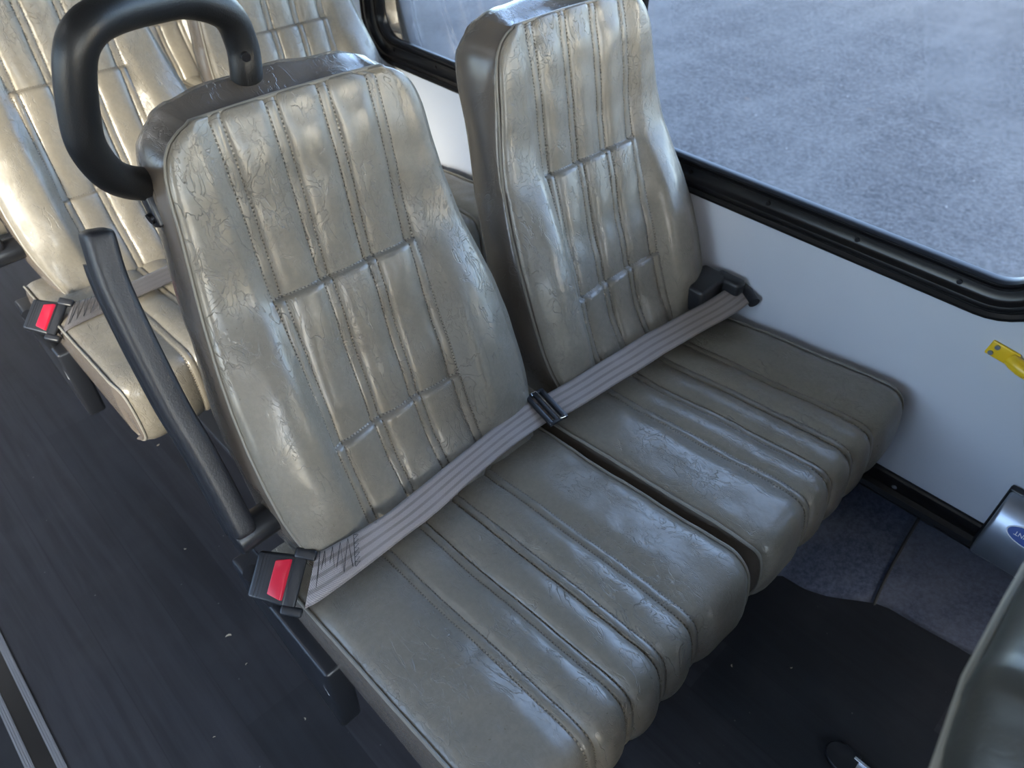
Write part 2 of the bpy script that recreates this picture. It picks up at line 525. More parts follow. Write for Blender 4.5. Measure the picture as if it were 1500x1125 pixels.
# ------------------------------------------------------------------ seat: cushion
CP = [(.615, .428), (.56, .432), (.50, .438), (.42, .446), (.34, .454), (.27, .459), (.225, .4625), (.195, .4640), (.178, .4630), (.1670, .4585), (.1610, .4500),
      (.1575, .438), (.1545, .420), (.1530, .400), (.1545, .382), (.160, .364), (.170, .351), (.186, .344)]
def make_cushion(parent, xc, seed, half=.2145, dip=0):
    prof = catmull(CP, 7)
    cols = column_table(9, 12)
    lines = [-.0955, -.0318, .0318, .0955]
    nC, nR = len(cols), len(prof)
    T = [(prof[min(i+1, nR-1)]-prof[max(i-1, 0)]) for i in range(nR)]
    T = [t/np.linalg.norm(t) for t in T]
    Nn = [np.array([t[1], -t[0]]) for t in T]          # outward
    Nn = [n if n[1]*1+(-n[0])*.6 > 0 or i > nR*.6 else -n for i, n in enumerate(Nn)]
    L = [0]
    for i in range(1, nR): L.append(L[-1]+np.linalg.norm(prof[i]-prof[i-1]))
    tot = L[-1]
    V = []; A = dict(dl=[], al=[], dh=[], ax=[])
    for r in range(nR):
        y, z = prof[r]; n = Nn[r]
        if n[1] < 0 and r < nR*.6: n = -n
        nose = sm(L[r], .41, .45)
        # plan width: rounded front corners
        hf = half-.010*sm(.19-y, 0, .05)-.004*sm(.40-z, 0, .06)
        ln = lines
        for c in cols:
            x = c[1]*hf if (c[0] == 'E' and c[2] == 0) else col_x(c, hf, ln)
            d = min(abs(x-l) for l in ln)
            e = hf-abs(x)
            if x < ln[0]: pi = -1; p = 0
            elif x > ln[3]: pi = 3; p = 0
            else:
                pi = max(i for i in range(3) if x >= ln[i]-1e-9)
                p = (x-ln[pi]-CH)/(ln[pi+1]-ln[pi]-2*CH)
            h = .0060*(1-(1-min(e/.024, 1))**2.0)*(1+.3*nose)
            amp = 1+.5*nose
            if d < CH:
                h += (-.0006+.0008*(1-(d/CH)**2)-.0010*math.exp(-((d-CH)/.0013)**2))*amp
            else:
                h -= (.0018*math.exp(-(d-CH)/.004)+.0010*math.exp(-((d-CH)/.0013)**2))*amp
            if 0 <= pi < 3 and 0 <= p <= 1 and d >= CH:
                h += .0060*puff(p, 2.2)*(1+.1*nose)
            elif pi in (-1, 3):
                h += .0055*sm(d, CH, .035)
            # soft dents of use
            h -= .006*math.exp(-((x+.03)**2/.010+(y-.40)**2/.016))
            h += .0020*pnoise(x*.9, y*.9, seed)+.0007*pnoise(x*3.1, y*3.3, seed+2)
            sag = -.005*math.sin(min(1, max(0, (y-.20)/.36))*PI)*sm(abs(x), half-.09, half)
            P = np.array([xc+x, y+n[0]*h, z+n[1]*h+sag])
            V.append(P)
            A['dl'].append(d); A['al'].append(L[r]); A['dh'].append(.02); A['ax'].append(x)
    F = []
    for r in range(nR-1):
        for c in range(nC-1):
            a = r*nC+c; F.append((a, a+nC, a+nC+1, a+1))
    nf = len(F)
    def add(P):
        V.append(P)
        for k_, val in (('dl', .02), ('al', 0), ('dh', .02), ('ax', 0)): A[k_].append(val)
        return len(V)-1
    # side panels
    zb = .346
    for sgn, cidx in ((-1, 0), (1, nC-1)):
        prev = [r*nC+cidx for r in range(nR)]
        for f, bul in ((.04, .001), (.15, .0035), (.35, .005), (.6, .004), (.85, .001), (1.0, -.004)):
            ids = []
            for r in range(nR):
                P0 = V[r*nC+cidx]
                by = max(.185, min(P0[1], .60)); B = np.array([P0[0], by, zb])
                Q = P0+(B-P0)*f; Q = Q.copy(); Q[0] += sgn*bul
                ids.append(add(Q))
            for r in range(nR-1):
                q = (prev[r], prev[r+1], ids[r+1], ids[r])
                F.append(q if sgn > 0 else tuple(reversed(q)))
            prev = ids
        if sgn < 0: left = prev
        else: right = prev
    for r in range(nR-1):
        F.append((left[r], left[r+1], right[r+1], right[r]))
    mi = [0]*nf+[1]*(len(F)-nf)
    o = fix_normals(mesh_obj('seat_cushion', V, F, M['vinyl'], parent, True, A, mats=[M['vinyl_side']], matidx=mi))
    for sgn, cidx in ((-1, 0), (1, nC-1)):
        pts = [V[r*nC+cidx]+np.array([sgn*.0005, 0, .0012]) for r in range(0, nR, 2)]
        mb = MB(); mb.tube(pts, .0023, 8)
        mb.build('piping', M['piping'], o, fix=False)
    return o

# ------------------------------------------------------------------ the double seat
def rounded_bar(path, wx, wt, parent, name, mat_, n=20, ex=3.2, side=Vector((1, 0, 0)), ends=True, scale=None):
    """super-elliptic section swept along a path; wx along 'side', wt across"""
    pts = [Vector(p) for p in path]; N = len(pts)
    vs = []; fs = []
    for i, p in enumerate(pts):
        t = (pts[min(i+1, N-1)]-pts[max(i-1, 0)]).normalized()
        s = (side-t*side.dot(t)).normalized(); w = t.cross(s)
        k = scale[i] if scale else 1
        for j in range(n):
            a = 2*PI*j/n; ca, sa = math.cos(a), math.sin(a)
            r = (abs(ca)**ex+abs(sa)**ex)**(-1/ex)
            vs.append(p+s*(ca*r*wx*k)+w*(sa*r*wt*k))
    for i in range(N-1):
        for j in range(n):
            l = (j+1) % n
            fs.append((i*n+j, i*n+l, (i+1)*n+l, (i+1)*n+j))
    fs.append(tuple(range(n-1, -1, -1))); fs.append(tuple((N-1)*n+j for j in range(n)))
    mb = MB(); mb.add(vs, fs); return mb.build(name, mat_, parent)

def make_bench():
    root = empty('double_bus_seat', (.61, .45, 0))
    root_inv = Vector(root.location)
    kids = []
    for i, xc in enumerate((X0, X0+PITCH)):
        kids.append(make_backrest(root, xc, 3+i*4))
    kids.append(make_cushion(root, .3715, 2))
    kids.append(make_cushion(root, .8245, 9))
    # grab handle
    H = [(.360, .790, .925), (.3575, .778, .950), (.359, .772, .970), (.361, .773, .997), (.3495, .769, 1.029), (.310, .760, 1.050), (.265, .742, 1.0575), (.225, .722, 1.0610),
         (.199, .711, 1.056), (.182, .709, 1.036), (.1705, .715, .990), (.169, .721, .958), (.183, .736, .922), (.212, .758, .895), (.250, .778, .878)]
    pts = catmull(H, 6)
    mb = MB(); mb.tube(pts, .0170, 24)
    gh = mb.build('grab_handle', M['handle'], root, fix=False)
    for c, d in (((.3545, .7555, .989), (-.25, -.9, -.1)),):
        d = Vector(d).normalized(); mb = MB()
        mb.tube([Vector(c)-d*.004, Vector(c)+d*.0018], .0048, 14)
        mb.build('screw', M['screw'], gh)
    mb = MB(); mb.tube([(.3572, .7785,   .9535), (.3570, .7775, .9560)], .0180, 24); mb.build('collar', M['black'], gh)
    # bracket under the lower handle end, on the flank
    mb = MB(); 
    o0 = np.array([.2140, .752, .872])
    Mx = frameM(Vector(o0), Vector((.97, .10, .18)).normalized(), Vector((0, K, 1)).normalized(), Vector((0, 1, -K)).normalized())
    mb.box((-.006, -.022, -.012), (.006, .020, .012), Mx)
    br = mb.build('bracket', M['black'], gh, bevel=.003)
    mb = MB(); q = Mx @ Vector((-.006, -.010, -.002)); dd = (Mx.to_3x3() @ Vector((-1, 0, 0))).normalized()
    mb.tube([q, q+dd*.004], .006, 12); mb.build('screw', M['screw'], gh)
    # armrest, folded up
    Ar = [(.152, .7435, .873), (.150, .7395, .863), (.143, .724, .826), (.140, .703, .778), (.139, .684, .732), (.139, .664, .683), (.141, .646, .643), (.142, .627, .598), (.142, .602, .540), (.142, .596, .526)]
    P = catmull(Ar, 5); n = len(P)
    sc = [min(1, .55+.45*math.sqrt(max(0, 1-(1-min(1, i/5))**2)))*min(1, .6+.4*math.sqrt(max(0, 1-(1-min(1, (n-1-i)/5))**2))) for i in range(n)]
    arm = rounded_bar(P, .0150, .0205, root, 'armrest', M['arm'], 28, 4, scale=sc)
    # rib along the armrest's rear edge
    P2 = [Vector(p)+Vector((-.012, .018, -.006)) for p in P[8:]]
    rb = rounded_bar(P2, .004, .010, arm, 'edge_strip', M['black'], 12, 3)
    mb = MB(); mb.tube([(.128, .598, .520), (.186, .600, .521)], .021, 24); mb.build('pivot', M['black'], arm, bevel=.003)
    # frame
    mb = MB(); mb.box((.175, .20, .312), (1.03, .60, .343)); fr = mb.build('seat_frame', M['steel'], root, bevel=.004)
    mb = MB(); mb.box((.20, .585, .34), (1.01, .615, .43)); mb.box((.24, .60, .40), (.27, .655, .55)); mb.box((.50, .60, .40), (.53, .655, .55)); mb.box((.69, .60, .40), (.72, .655, .55)); mb.box((.95, .60, .40), (.98, .655, .55))
    mb.build('back_bracket', M['steel'], root, bevel=.003)
    mb = MB()
    vs = [(.134, .455, .372), (.170, .455, .372), (.170, .695, .372), (.134, .695, .372),
          (.137, .462, .205), (.170, .462, .205), (.170, .690, .300), (.137, .690, .300)]
    mb.add(vs, [(3, 2, 1, 0), (4, 5, 6, 7), (0, 1, 5, 4), (1, 2, 6, 5), (2, 3, 7, 6), (3, 0, 4, 7)])
    mb.box((.165, .47, .315), (.20, .66, .36))
    sc_ = mb.build('side_cover', M['black'], root, bevel=.006, seg=3)
    mb = MB(); mb.add([(.1349, .480, .335), (.1349, .477, .333), (.1352, .470, .318), (.1349, .474, .320), (.1349, .468, .312), (.1352, .464, .309), (.1349, .466, .306)], [(0, 1, 2, 3), (3, 2, 5, 4), (4, 5, 6)])
    mb.build('scuff', M['white'], sc_, smooth=False)
    mb = MB(); mb.box((.40, .28, .012), (.44, .56, .315)); mb.box((.34, .24, 0), (.50, .60, .014)); mb.build('pedestal', M['steel'], root, bevel=.004)
    mb = MB(); mb.box((.99, .30, .318), (1.066, .58, .338)); mb.box((1.056, .30, .30), (1.066, .58, .345)); mb.build('wall_bracket', M['steel'], root, bevel=.003)
    for o in root.children:
        o.matrix_parent_inverse = Matrix.Translation(-root_inv)
    return root

bench = make_bench()
tag(bench, 'grey-taupe ribbed vinyl double seat in the centre, whole and nearest, with a black loop handle', 'bus seat', 'double bus seats in rows along the window wall')

def copy_tree(o, parent=None):
    c = o.copy(); COL.objects.link(c)
    if parent is not None:
        c.parent = parent; c.matrix_parent_inverse = o.matrix_parent_inverse.copy()
    for ch in o.children: copy_tree(ch, c)
    return c
bl = Vector(bench.location)
for dy, lab in ((.86, 'sunlit ribbed vinyl double seat directly behind the nearest one, at upper left'),
                (1.74, 'farthest ribbed vinyl double seat, glimpsed through the black loop handle'),
                (-.861, 'blurred dark seat back cut off at the lower right corner')):
    c = copy_tree(bench); c.location = bl+Vector((-.012 if dy > .8 else 0, dy, 0)); c['label'] = lab
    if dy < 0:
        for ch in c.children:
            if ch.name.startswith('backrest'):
                ch.data = ch.data.copy(); ch.data.materials[1] = M['shell']  # this copy's side and top panels take the darker shell vinyl
                me = ch.data; n_ = me.attributes.get('dl')
                xs = X0 if ch is [q for q in c.children if q.name.startswith('backrest')][0] else X0+PITCH
                pts = []
                for t_ in [(-1, v_) for v_ in np.arange(0, .49, .02)]+[(u_, .5) for u_ in (-.8, -.4, 0, .4, .8)]+[(1, v_) for v_ in np.arange(.48, 0, -.02)]:
                    u_, v_ = t_
                    if abs(u_) == 1: xx = u_*(hw(v_)-.006); vq = v_
                    else: xx = u_*.135; vq = .512-.010*u_*u_
                    pts.append(np.array([xs+xx, Y0, Z0])+VD*vq-ND*.0875)
                mb = MB(); mb.tube(pts, .0026, 8)
                p_ = mb.build('piping', M['piping'], ch, fix=False); p_.matrix_parent_inverse = Matrix.Identity(4)

# ------------------------------------------------------------------ seat belt
def make_belt(short=False):
    root = empty('seat_belt', (.60, .51, .49)); web_m = M['belt_dark'] if short else M['belt']
    r0 = Vector(root.location)
    up = [(1.062, .500, .500), (1.004, .502, .497), (.854, .519, .495), (.754, .525, .495), (.603, .534, .496), (.574, .540, .497), (.472, .534, .498), (.335, .524, .496), (.286, .522, .494), (.211, .531, .492), (.199, .538, .491)]
    lo = [(1.038, .452, .492), (.993, .455, .488), (.854, .472, .487), (.750, .478, .487), (.597, .490, .487), (.572, .499, .487), (.467, .497, .487), (.348, .485, .486), (.291, .484, .484), (.180, .483, .480), (.150, .494, .468)]
    if short:
        up = [(.600, .640, .452), (.560, .590, .470)]+up[6:]; lo = [(.585, .600, .446), (.540, .545, .465)]+lo[6:]
    def strip(u, l, name, parent):
        U = catmull(u, 6); Lo = catmull(l, 6); n = len(U); m = 9
        V = []; F = []; bw = []; bl_ = []; s = 0
        for side in (0, 1):
            s = 0
            for i in range(n):
                if i: s += float(np.linalg.norm((U[i]+Lo[i]-U[i-1]-Lo[i-1])/2))
                t = (U[min(i+1, n-1)]-U[max(i-1, 0)]); w = U[i]-Lo[i]; nn = np.cross(t, w); nn /= np.linalg.norm(nn)+1e-9
                if nn[2] < 0: nn = -nn
                for j in range(m):
                    f = j/(m-1)
                    wave = .0006*math.sin(s*60)+.0010*math.sin(s*23+f*2)
                    V.append(Lo[i]+w*f+nn*(wave-(0.0012 if side else 0))); bw.append(f); bl_.append(s)
        o = n*m
        for i in range(n-1):
            for j in range(m-1):
                a = i*m+j; F.append((a, a+1, a+m+1, a+m)); F.append((o+a, o+a+m, o+a+m+1, o+a+1))
            a = i*m; F.append((a, a+m, o+a+m, o+a)); a = i*m+m-1; F.append((a, o+a, o+a+m, a+m))
        ob = mesh_obj(name, V, F, web_m, parent, True, dict(bw=bw, bl=bl_))
        return fix_normals(ob)
    web = strip(up, lo, 'webbing', root)
    # folded doubled end and dark thread zigzag at the buckle end
    U0, U1 = np.array((.199, .538, .4925)), np.array((.250, .5265, .4945)); L0, L1 = np.array((.155, .491, .472)), np.array((.222, .4835, .484))
    def at(a, b):   # a along (0 at buckle), b across
        p = (L0*(1-a)+L1*a)*(1-b)+(U0*(1-a)+U1*a)*b
        return p+np.array([0, 0, .0030])
    zz = []
    for k in range(9): zz.append(at(.15+.75*k/8, .15 if k % 2 == 0 else .88))
    mb = MB(); mb.tube(zz, .00055, 5)
    mb.tube([at(.12, .12), at(.12, .90)], .00055, 5); mb.tube([at(.95, .12), at(.95, .90)], .00045, 5)
    zz = [at(.96+.10*(k % 2), .1+.8*k/14) for k in range(15)]
    mb.tube(zz, .0004, 5)
    mb.build('stitching', M['thread'], web, fix=False)
    # latch plate: moulded black bar the webbing wraps round
    T = np.array([.193, .545, .494]); B = np.array([.136, .507, .452])
    ax = (T-B)/np.linalg.norm(T-B)
    wd = np.array([-.70, .30, -.10]); wd = wd-ax*(wd@ax); wd /= np.linalg.norm(wd)
    nn = np.cross(ax, wd); 
    if nn[2] < 0: nn = -nn
    Mx = frameM(Vector((T+B)/2+nn*.001), Vector(ax), Vector(wd), Vector(nn))
    L = np.linalg.norm(T-B)/2
    lp = MB(); lp.box((-L, -.002, -.004), (L, .014, .004), Mx); lp.box((-L, -.012, -.006), (-L+.011, .014, .006), Mx); lp.box((L-.013, -.012, -.006), (L, .014, .006), Mx)
    lpo = lp.build('latch_plate', M['black'], root, bevel=.0028)
    mb = MB(); mb.box((-.012, .012, -.0012), (.012, .03, .0012), Mx); mb.build('tongue', M['chrome'], lpo, bevel=.0005)
    # buckle
    Mb = frameM(Vector((T+B)/2+wd*.010-nn*.005), Vector(ax), Vector(wd), Vector(nn))
    mb = MB()
    w1, w2 = .031, .028
    vs = [(-w1, 0, -.012), (w1, 0, -.012), (w2, .047, -.010), (-w2, .047, -.010), (-w1, 0, .011), (w1, 0, .011), (w2, .047, .009), (-w2, .047, .009)]
    mb.add([Mb @ Vector(v) for v in vs], [(0, 3, 2, 1), (4, 5, 6, 7), (0, 1, 5, 4), (1, 2, 6, 5), (2, 3, 7, 6), (3, 0, 4, 7)])
    bk = mb.build('buckle', M['black'], root, bevel=.004, seg=4)
    mb = MB()
    mb.add([Mb @ Vector(v) for v in [(-.025, -.0015, .004), (.025, -.0015, .004), (.025, .007, .0135), (-.025, .007, .0135), (.020, .024, .0122), (-.020, .024, .0122), (-.025, -.0015, -.004), (.025, -.0015, -.004), (.020, .024, .004), (-.020, .024, .004)]],
           [(0, 1, 2, 3), (3, 2, 4, 5), (6, 7, 1, 0), (5, 4, 8, 9), (0, 3, 5, 9, 6), (1, 7, 8, 4, 2), (6, 9, 8, 7)])
    mb.build('release_button', M['red'], bk, bevel=.0012)['label'] = 'red release button'
    mb = MB()
    for yy in (.031, .035, .039): mb.box((-.026, yy, .0085), (.026, yy+.0016, .0098), Mb)
    mb.build('ridges', M['black'], bk, bevel=.0004)
    mb = MB()
    q = Mb @ Vector((0, .05, 0)); mb.tube([q, q+Vector((.004, .012, -.045)), Vector((.150, .600, .350))], .011, 12)
    mb.build('buckle_stalk', M['black'], root)
    if short:
        for o in root.children: o.matrix_parent_inverse = Matrix.Translation(-r0)
        return root
    # adjuster slide in the middle
    Ma = frameM(Vector((.585, .5165, .4935)), Vector((.12, 1, .16)).normalized(), Vector((1, -.12, 0)).normalized(), Vector((-.02, -.16, 1)).normalized())
    mb = MB()
    for a, b in ((-.016, -.009), (-.003, .003), (.009, .018)): mb.box((-.029, a, -.002), (.029, b, .0035), Ma)
    mb.box((-.032, -.016, -.002), (-.026, .018, .003), Ma); mb.box((.026, -.016, -.002), (.032, .018, .003), Ma)
    ad = mb.build('adjuster', M['black'], root, bevel=.0012)
    mb = MB()
    def W(pts): return [Ma @ Vector(p) for p in pts]
    mb.tube(W([(.026, -.005, .003), (.030, -.005, .004), (.030, .004, .0045), (-.030, .004, .0045), (-.032, .012, .0045), (-.027, .013, .004)]), .0009, 6)
    mb.build('wire_edge', M['chrome'], ad, fix=False)
    # anchor at the wall
    mb = MB(); mb.box((.965, .505, .470), (1.050, .560, .520)); mb.box((1.030, .475, .476), (1.058, .53, .520))
    mb.build('wall_anchor', M['black'], root, bevel=.008, seg=4)
    mb = MB(); mb.tube([(1.050, .448, .488), (1.062, .470, .493), (1.066, .497, .500)], .0105, 14); mb.build('anchor_guide', M['black'], root)
    for o in root.children: o.matrix_parent_inverse = Matrix.Translation(-r0)
    return root
belt = make_belt()
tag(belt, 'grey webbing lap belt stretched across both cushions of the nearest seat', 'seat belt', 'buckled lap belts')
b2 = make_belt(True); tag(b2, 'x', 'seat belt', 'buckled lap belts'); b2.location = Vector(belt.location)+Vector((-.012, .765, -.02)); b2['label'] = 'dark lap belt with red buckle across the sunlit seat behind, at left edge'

# ------------------------------------------------------------------ the bus shell
XW = 1.0682; ZC = 1.95; Y_A, Y_B = -2.6, 4.2; XL = -1.25
def S(o): o['kind'] = 'structure'; return o
mb = MB(); mb.box((XL-.04, Y_A, -.05), (XW+.04, Y_B, 0)); S(mb.build('floor', M['floor']))
mb = MB(); mb.box((XL-.04, Y_A, ZC), (XW+.04, Y_B, ZC+.05)); S(mb.build('ceiling', M['ceiling']))
mb = MB(); mb.box((XL-.04, Y_B, -.05), (XW+.04, Y_B+.05, ZC)); S(mb.build('wall_rear', M['wall']))
WIN = [(-.795+.79*i*1.0+.02-.02, -.795+.79*i+.765) for i in range(-3, 6)]
WIN = [(-2.40, -1.62), (-1.58, -.80), (-.76, -.01), (.030, .842), (.885, 1.600), (1.650, 2.40), (2.45, 3.20), (3.25, 4.0)]
ZB, ZT = .6283, 1.52
INS = .030
def side_wall(name, x0, x1):
    mb = MB(); segs = [(a+INS, b-INS) for a, b in WIN if a > Y_A+.1 and b < Y_B-.1]
    mb.box((x0, Y_A, -.05), (x1, Y_B, ZB+INS)); mb.box((x0, Y_A, ZT-INS), (x1, Y_B, ZC))
    ys = [Y_A]+[v for s_ in segs for v in s_]+[Y_B]
    for i in range(0, len(ys), 2): mb.box((x0, ys[i], ZB+INS), (x1, ys[i+1], ZT-INS))
    return S(mb.build(name, M['wall'], smooth=False))
side_wall('wall_right', XW, XW+.035)
WIN_R = WIN; WIN_L = [w_ for w_ in WIN if w_[0] > -.4]  # unseen left wall: front windows omitted to keep sun off the near bench
WIN = WIN_L
side_wall('wall_left', XL-.035, XL)
WIN = WIN_R
# front end: low wall and pillars, big opening of the windscreen
mb = MB(); mb.box((XL, Y_A-.05, -.05), (XW, Y_A, .55)); mb.box((XL, Y_A-.05, 1.85), (XW, Y_A, ZC)); mb.box((XL, Y_A-.05, .55), (XL+.1, Y_A, 1.85)); mb.box((XW-.1, Y_A-.05, .55), (XW, Y_A, 1.85))
S(mb.build('wall_front', M['wall'], smooth=False))

def rrect(y0, y1, z0, z1, r, n=10):
    pts = []
    for cy, cz, a0 in ((y1-r, z1-r, 0), (y0+r, z1-r, 90), (y0+r, z0+r, 180), (y1-r, z0+r, 270)):
        for k in range(n+1):
            a = math.radians(a0+90*k/n); pts.append((cy+r*math.cos(a), cz+r*math.sin(a)))
    return pts
def window(idx, xw, sgn, y0, y1, detail=True):
    """sgn = +1 : inside of the bus lies at smaller x"""
    root = empty('window_%d' % idx, (xw, (y0+y1)/2, (ZB+ZT)/2)); S(root)
    inv = Matrix.Translation(-Vector(root.location))
    R0 = .105
    prof = [(0, .000), (0, -.005), (.002, -.008), (.006, -.0085), (.009, -.006), (.011, -.0045), (.014, -.006), (.016, -.009), (.020, -.0105), (.024, -.0095), (.026, -.006), (.028, -.002),
            (.031, .000), (.040, .001), (.0435, .0015), (.045, .000), (.047, .000), (.0485, .004), (.050, .004), (.0515, .002), (.053, .002), (.055, .007), (.0565, .012), (.0565, .020)]
    V = []; F = []; n = None
    for ins, dx in prof:
        p = rrect(y0+ins, y1-ins, ZB+ins, ZT-ins, max(.03, R0-ins)); n = len(p)
        V += [(xw+sgn*dx, a, b) for a, b in p]
    for i in range(len(prof)-1):
        for k in range(n):
            l = (k+1) % n
            F.append((i*n+k, i*n+l, (i+1)*n+l, (i+1)*n+k))
    mb = MB(); mb.add(V, F); o = mb.build('window_frame', M['gloss_black'], root); o.matrix_parent_inverse = inv
    p = rrect(y0+.0562, y1-.0562, ZB+.0562, ZT-.0562, R0-.056)
    gx = xw+sgn*.016
    g = mesh_obj('glass_pane', [(gx, a, b) for a, b in p]+[(gx+sgn*.004, a, b) for a, b in p], [tuple(range(len(p))), tuple(range(2*len(p)-1, len(p)-1, -1))], M['glass'], root, False)
    g.matrix_parent_inverse = inv
    if detail:
        mb = MB(); yy = y0+.14
        while yy < y1-.1:
            c = Vector((xw-sgn*.000, yy, ZB+.036)); mb.tube([c, c-Vector((sgn*.0022, 0, 0))], .0038, 12); yy += .155
        s = mb.build('frame_screws', M['screw'], root); s['kind'] = 'stuff'; s.matrix_parent_inverse = inv
    return root
k = 1
for (a, b) in WIN:
    if a > Y_A+.1 and b < Y_B-.1:
        window(k, XW, 1, a, b, -.1 < a < 2.2); k += 1
for (a, b) in WIN_L:
    if a > Y_A+.1 and b < Y_B-.1:
        window(k, XL, -1, a, b, False); k += 1
# windscreen glass
g = mesh_obj('window_%d' % k, [(XL+.1, Y_A-.02, .55), (XW-.1, Y_A-.02, .55), (XW-.1, Y_A-.02, 1.85), (XL+.1, Y_A-.02, 1.85)], [(0, 1, 2, 3)], M['glass'], None, False); S(g)

# black base strip at the foot of the right wall
mb = MB()
sec = [(0, .286), (-.006, .286), (-.009, .283), (-.010, .268), (-.007, .262), (-.007, .256), (-.014, .250), (-.016, .240), (-.012, .232), (0, .230)]
V = []; 
for y in (Y_A, Y_B): V += [(XW+a, y, z) for a, z in sec]
n = len(sec)
mb.add(V, [(i, (i+1) % n, n+(i+1) % n, n+i) for i in range(n)])
bs = S(mb.build('baseboard_right', M['gloss_black']))
for y in (.112, -.35, .62, 1.3):
    mb = MB(); mb.tube([(XW-.009, y, .268), (XW-.0125, y, .268)], .0045, 12); o = mb.build('screw', M['chrome'], bs)
# felt covered cove from the strip down to the floor
foot = [(-3.2, 1.060), (-1, 1.060), (-.4, 1.062), (-.144, 1.060), (-.104, 1.056), (-.041, 1.050), (.014, 1.043), (.039, 1.034), (.075, 1.008), (.113, .982), (.152, .964), (.197, .958), (.235, .915), (.30, .905), (.45, .903), (.8, .903), (.95, .93), (1.02, .99), (1.06, 1.04), (1.1, 1.055), (4.2, 1.06)]
ys = sorted(set(list(np.arange(-.5, 1.3, .012))+[-3.2, 4.2, -1, 2]))
V = []; F = []; rows = 14
for y in ys:
    fx = float(np.interp(y, [a for a, b in foot], [b for a, b in foot]))
    bulge = max(0, (1.045-fx)/.14)
    for r in range(rows+1):
        t = r/rows
        z = .242*(1-t)
        x = (XW-.006)*(1-t**(1.0+.9*bulge))+fx*t**(1.0+.9*bulge)
        x += .0012*math.sin(y*40+z*30)
        V.append((x, y, z if r < rows else .0005))
for i in range(len(ys)-1):
    for r in range(rows):
        a = i*(rows+1)+r; F.append((a, a+1, a+rows+2, a+rows+1))
o = S(mesh_obj('trim_1', V, F, M['felt']));
sm_ = o.modifiers.new('solid', 'SOLIDIFY'); sm_.thickness = .005; sm_.offset = 1
mb = MB(); mb.tube([(1.0565, .055, .236), (1.0475, .053, .17), (1.0390, .050, .11), (1.0310, .046, .06), (1.0270, .040, .006)], .0030, 6)
mb.build('felt_seam', M['thread'], o)
# hidden wheel housing side keeps the cove closed
# aisle floor rails
for (xa, xb, lab) in ((-.2005, -.1885, 'inner ribbed aluminium strip let into the aisle floor, nearer the seats'), (-.2380, -.2260, 'outer bluish aluminium strip in the aisle floor, at the left edge')):
    mb = MB(); mb.box((xa, Y_A+.1, .0003), (xb, Y_B-.1, .003))
    w = xb-xa
    for f in (.12, .42, .72): mb.box((xa+w*f, Y_A+.1, .003), (xa+w*(f+.15), Y_B-.1, .0042))
    tag(mb.build('floor_strip', M['alu'], smooth=False), lab, 'floor strip', 'aluminium strips in the aisle floor')
mb = MB(); mb.box((-.226, Y_A+.1, .0003), (-.2005, Y_B-.1, .0012))
tag(mb.build('rubber_insert', M['gloss_black'], smooth=False), 'black rubber insert between the two aluminium aisle strips', 'floor insert')

# tie-down track in the floor, lower right
root = empty('tie_down_track', (.722, -.2, 0)); inv = Matrix.Translation(-Vector(root.location))
tag(root, 'bright metal tie-down track with a rounded black end cap, flush in the floor', 'floor track')
mb = MB(); mb.box((.706, -2.4, .0005), (.738, -.066, .006)); mb.box((.706, -2.4, .006), (.712, -.066, .009)); mb.box((.732, -2.4, .006), (.738, -.066, .009))
o = mb.build('rail', M['chrome'], root, bevel=.001); o.matrix_parent_inverse = inv
p = [(.700, -.075)]+[(.722+.024*math.cos(a), -.055+.030*math.sin(a)) for a in np.linspace(PI, 0, 16)]+[(.744, -.075)]
nn_ = len(p); mb = MB(); mb.add([(x, y, .0005) for x, y in p]+[(x, y, .0075) for x, y in p], [tuple(range(nn_)), tuple(range(2*nn_-1, nn_-1, -1))]+[(i, (i+1) % nn_, nn_+(i+1) % nn_, nn_+i) for i in range(nn_)])
o = mb.build('end_cap', M['black'], root, bevel=.002); o.matrix_parent_inverse = inv

# yellow grab bar on the wall
root = empty('yellow_handle', (XW, -.02, .58)); inv = Matrix.Translation(-Vector(root.location))
tag(root, 'yellow metal handle riveted to the white wall at the right edge', 'handle')
def YM(y, z): return y, z
d = Vector((0, -.051, -.007)).normalized(); up_ = Vector((0, -d.z, d.y)); up_ = -up_ if up_.z < 0 else up_
My = frameM(Vector((XW, .093, .590)), d, up_, Vector((-1, 0, 0)))
mb = MB(); mb.box((-.004, -.0125, 0), (.036, .0125, .004), My)
o = mb.build('mounting_plate', M['yellow'], root, bevel=.0035); o.matrix_parent_inverse = inv
mb = MB(); mb.box((.250, -.0125, 0), (.290, .0125, .004), My)
o = mb.build('mounting_plate', M['yellow'], root, bevel=.0035); o.matrix_parent_inverse = inv
mb = MB(); mb.tube([My @ Vector(q) for q in ((.030, 0, .004), (.036, 0, .008), (.046, 0, .012), (.15, 0, .015), (.24, 0, .012), (.252, 0, .008), (.258, 0, .004))], .0105, 14)
o = mb.build('grip', M['yellow'], root); o.matrix_parent_inverse = inv
for q in ((.004, .006), (.001, -.0065)):
    mb = MB(); mb.tube([My @ Vector((q[0]+.002, q[1], .003)), My @ Vector((q[0]+.002, q[1], .0062))], .0036, 12); o = mb.build('rivet', M['silver'], root); o.matrix_parent_inverse = inv

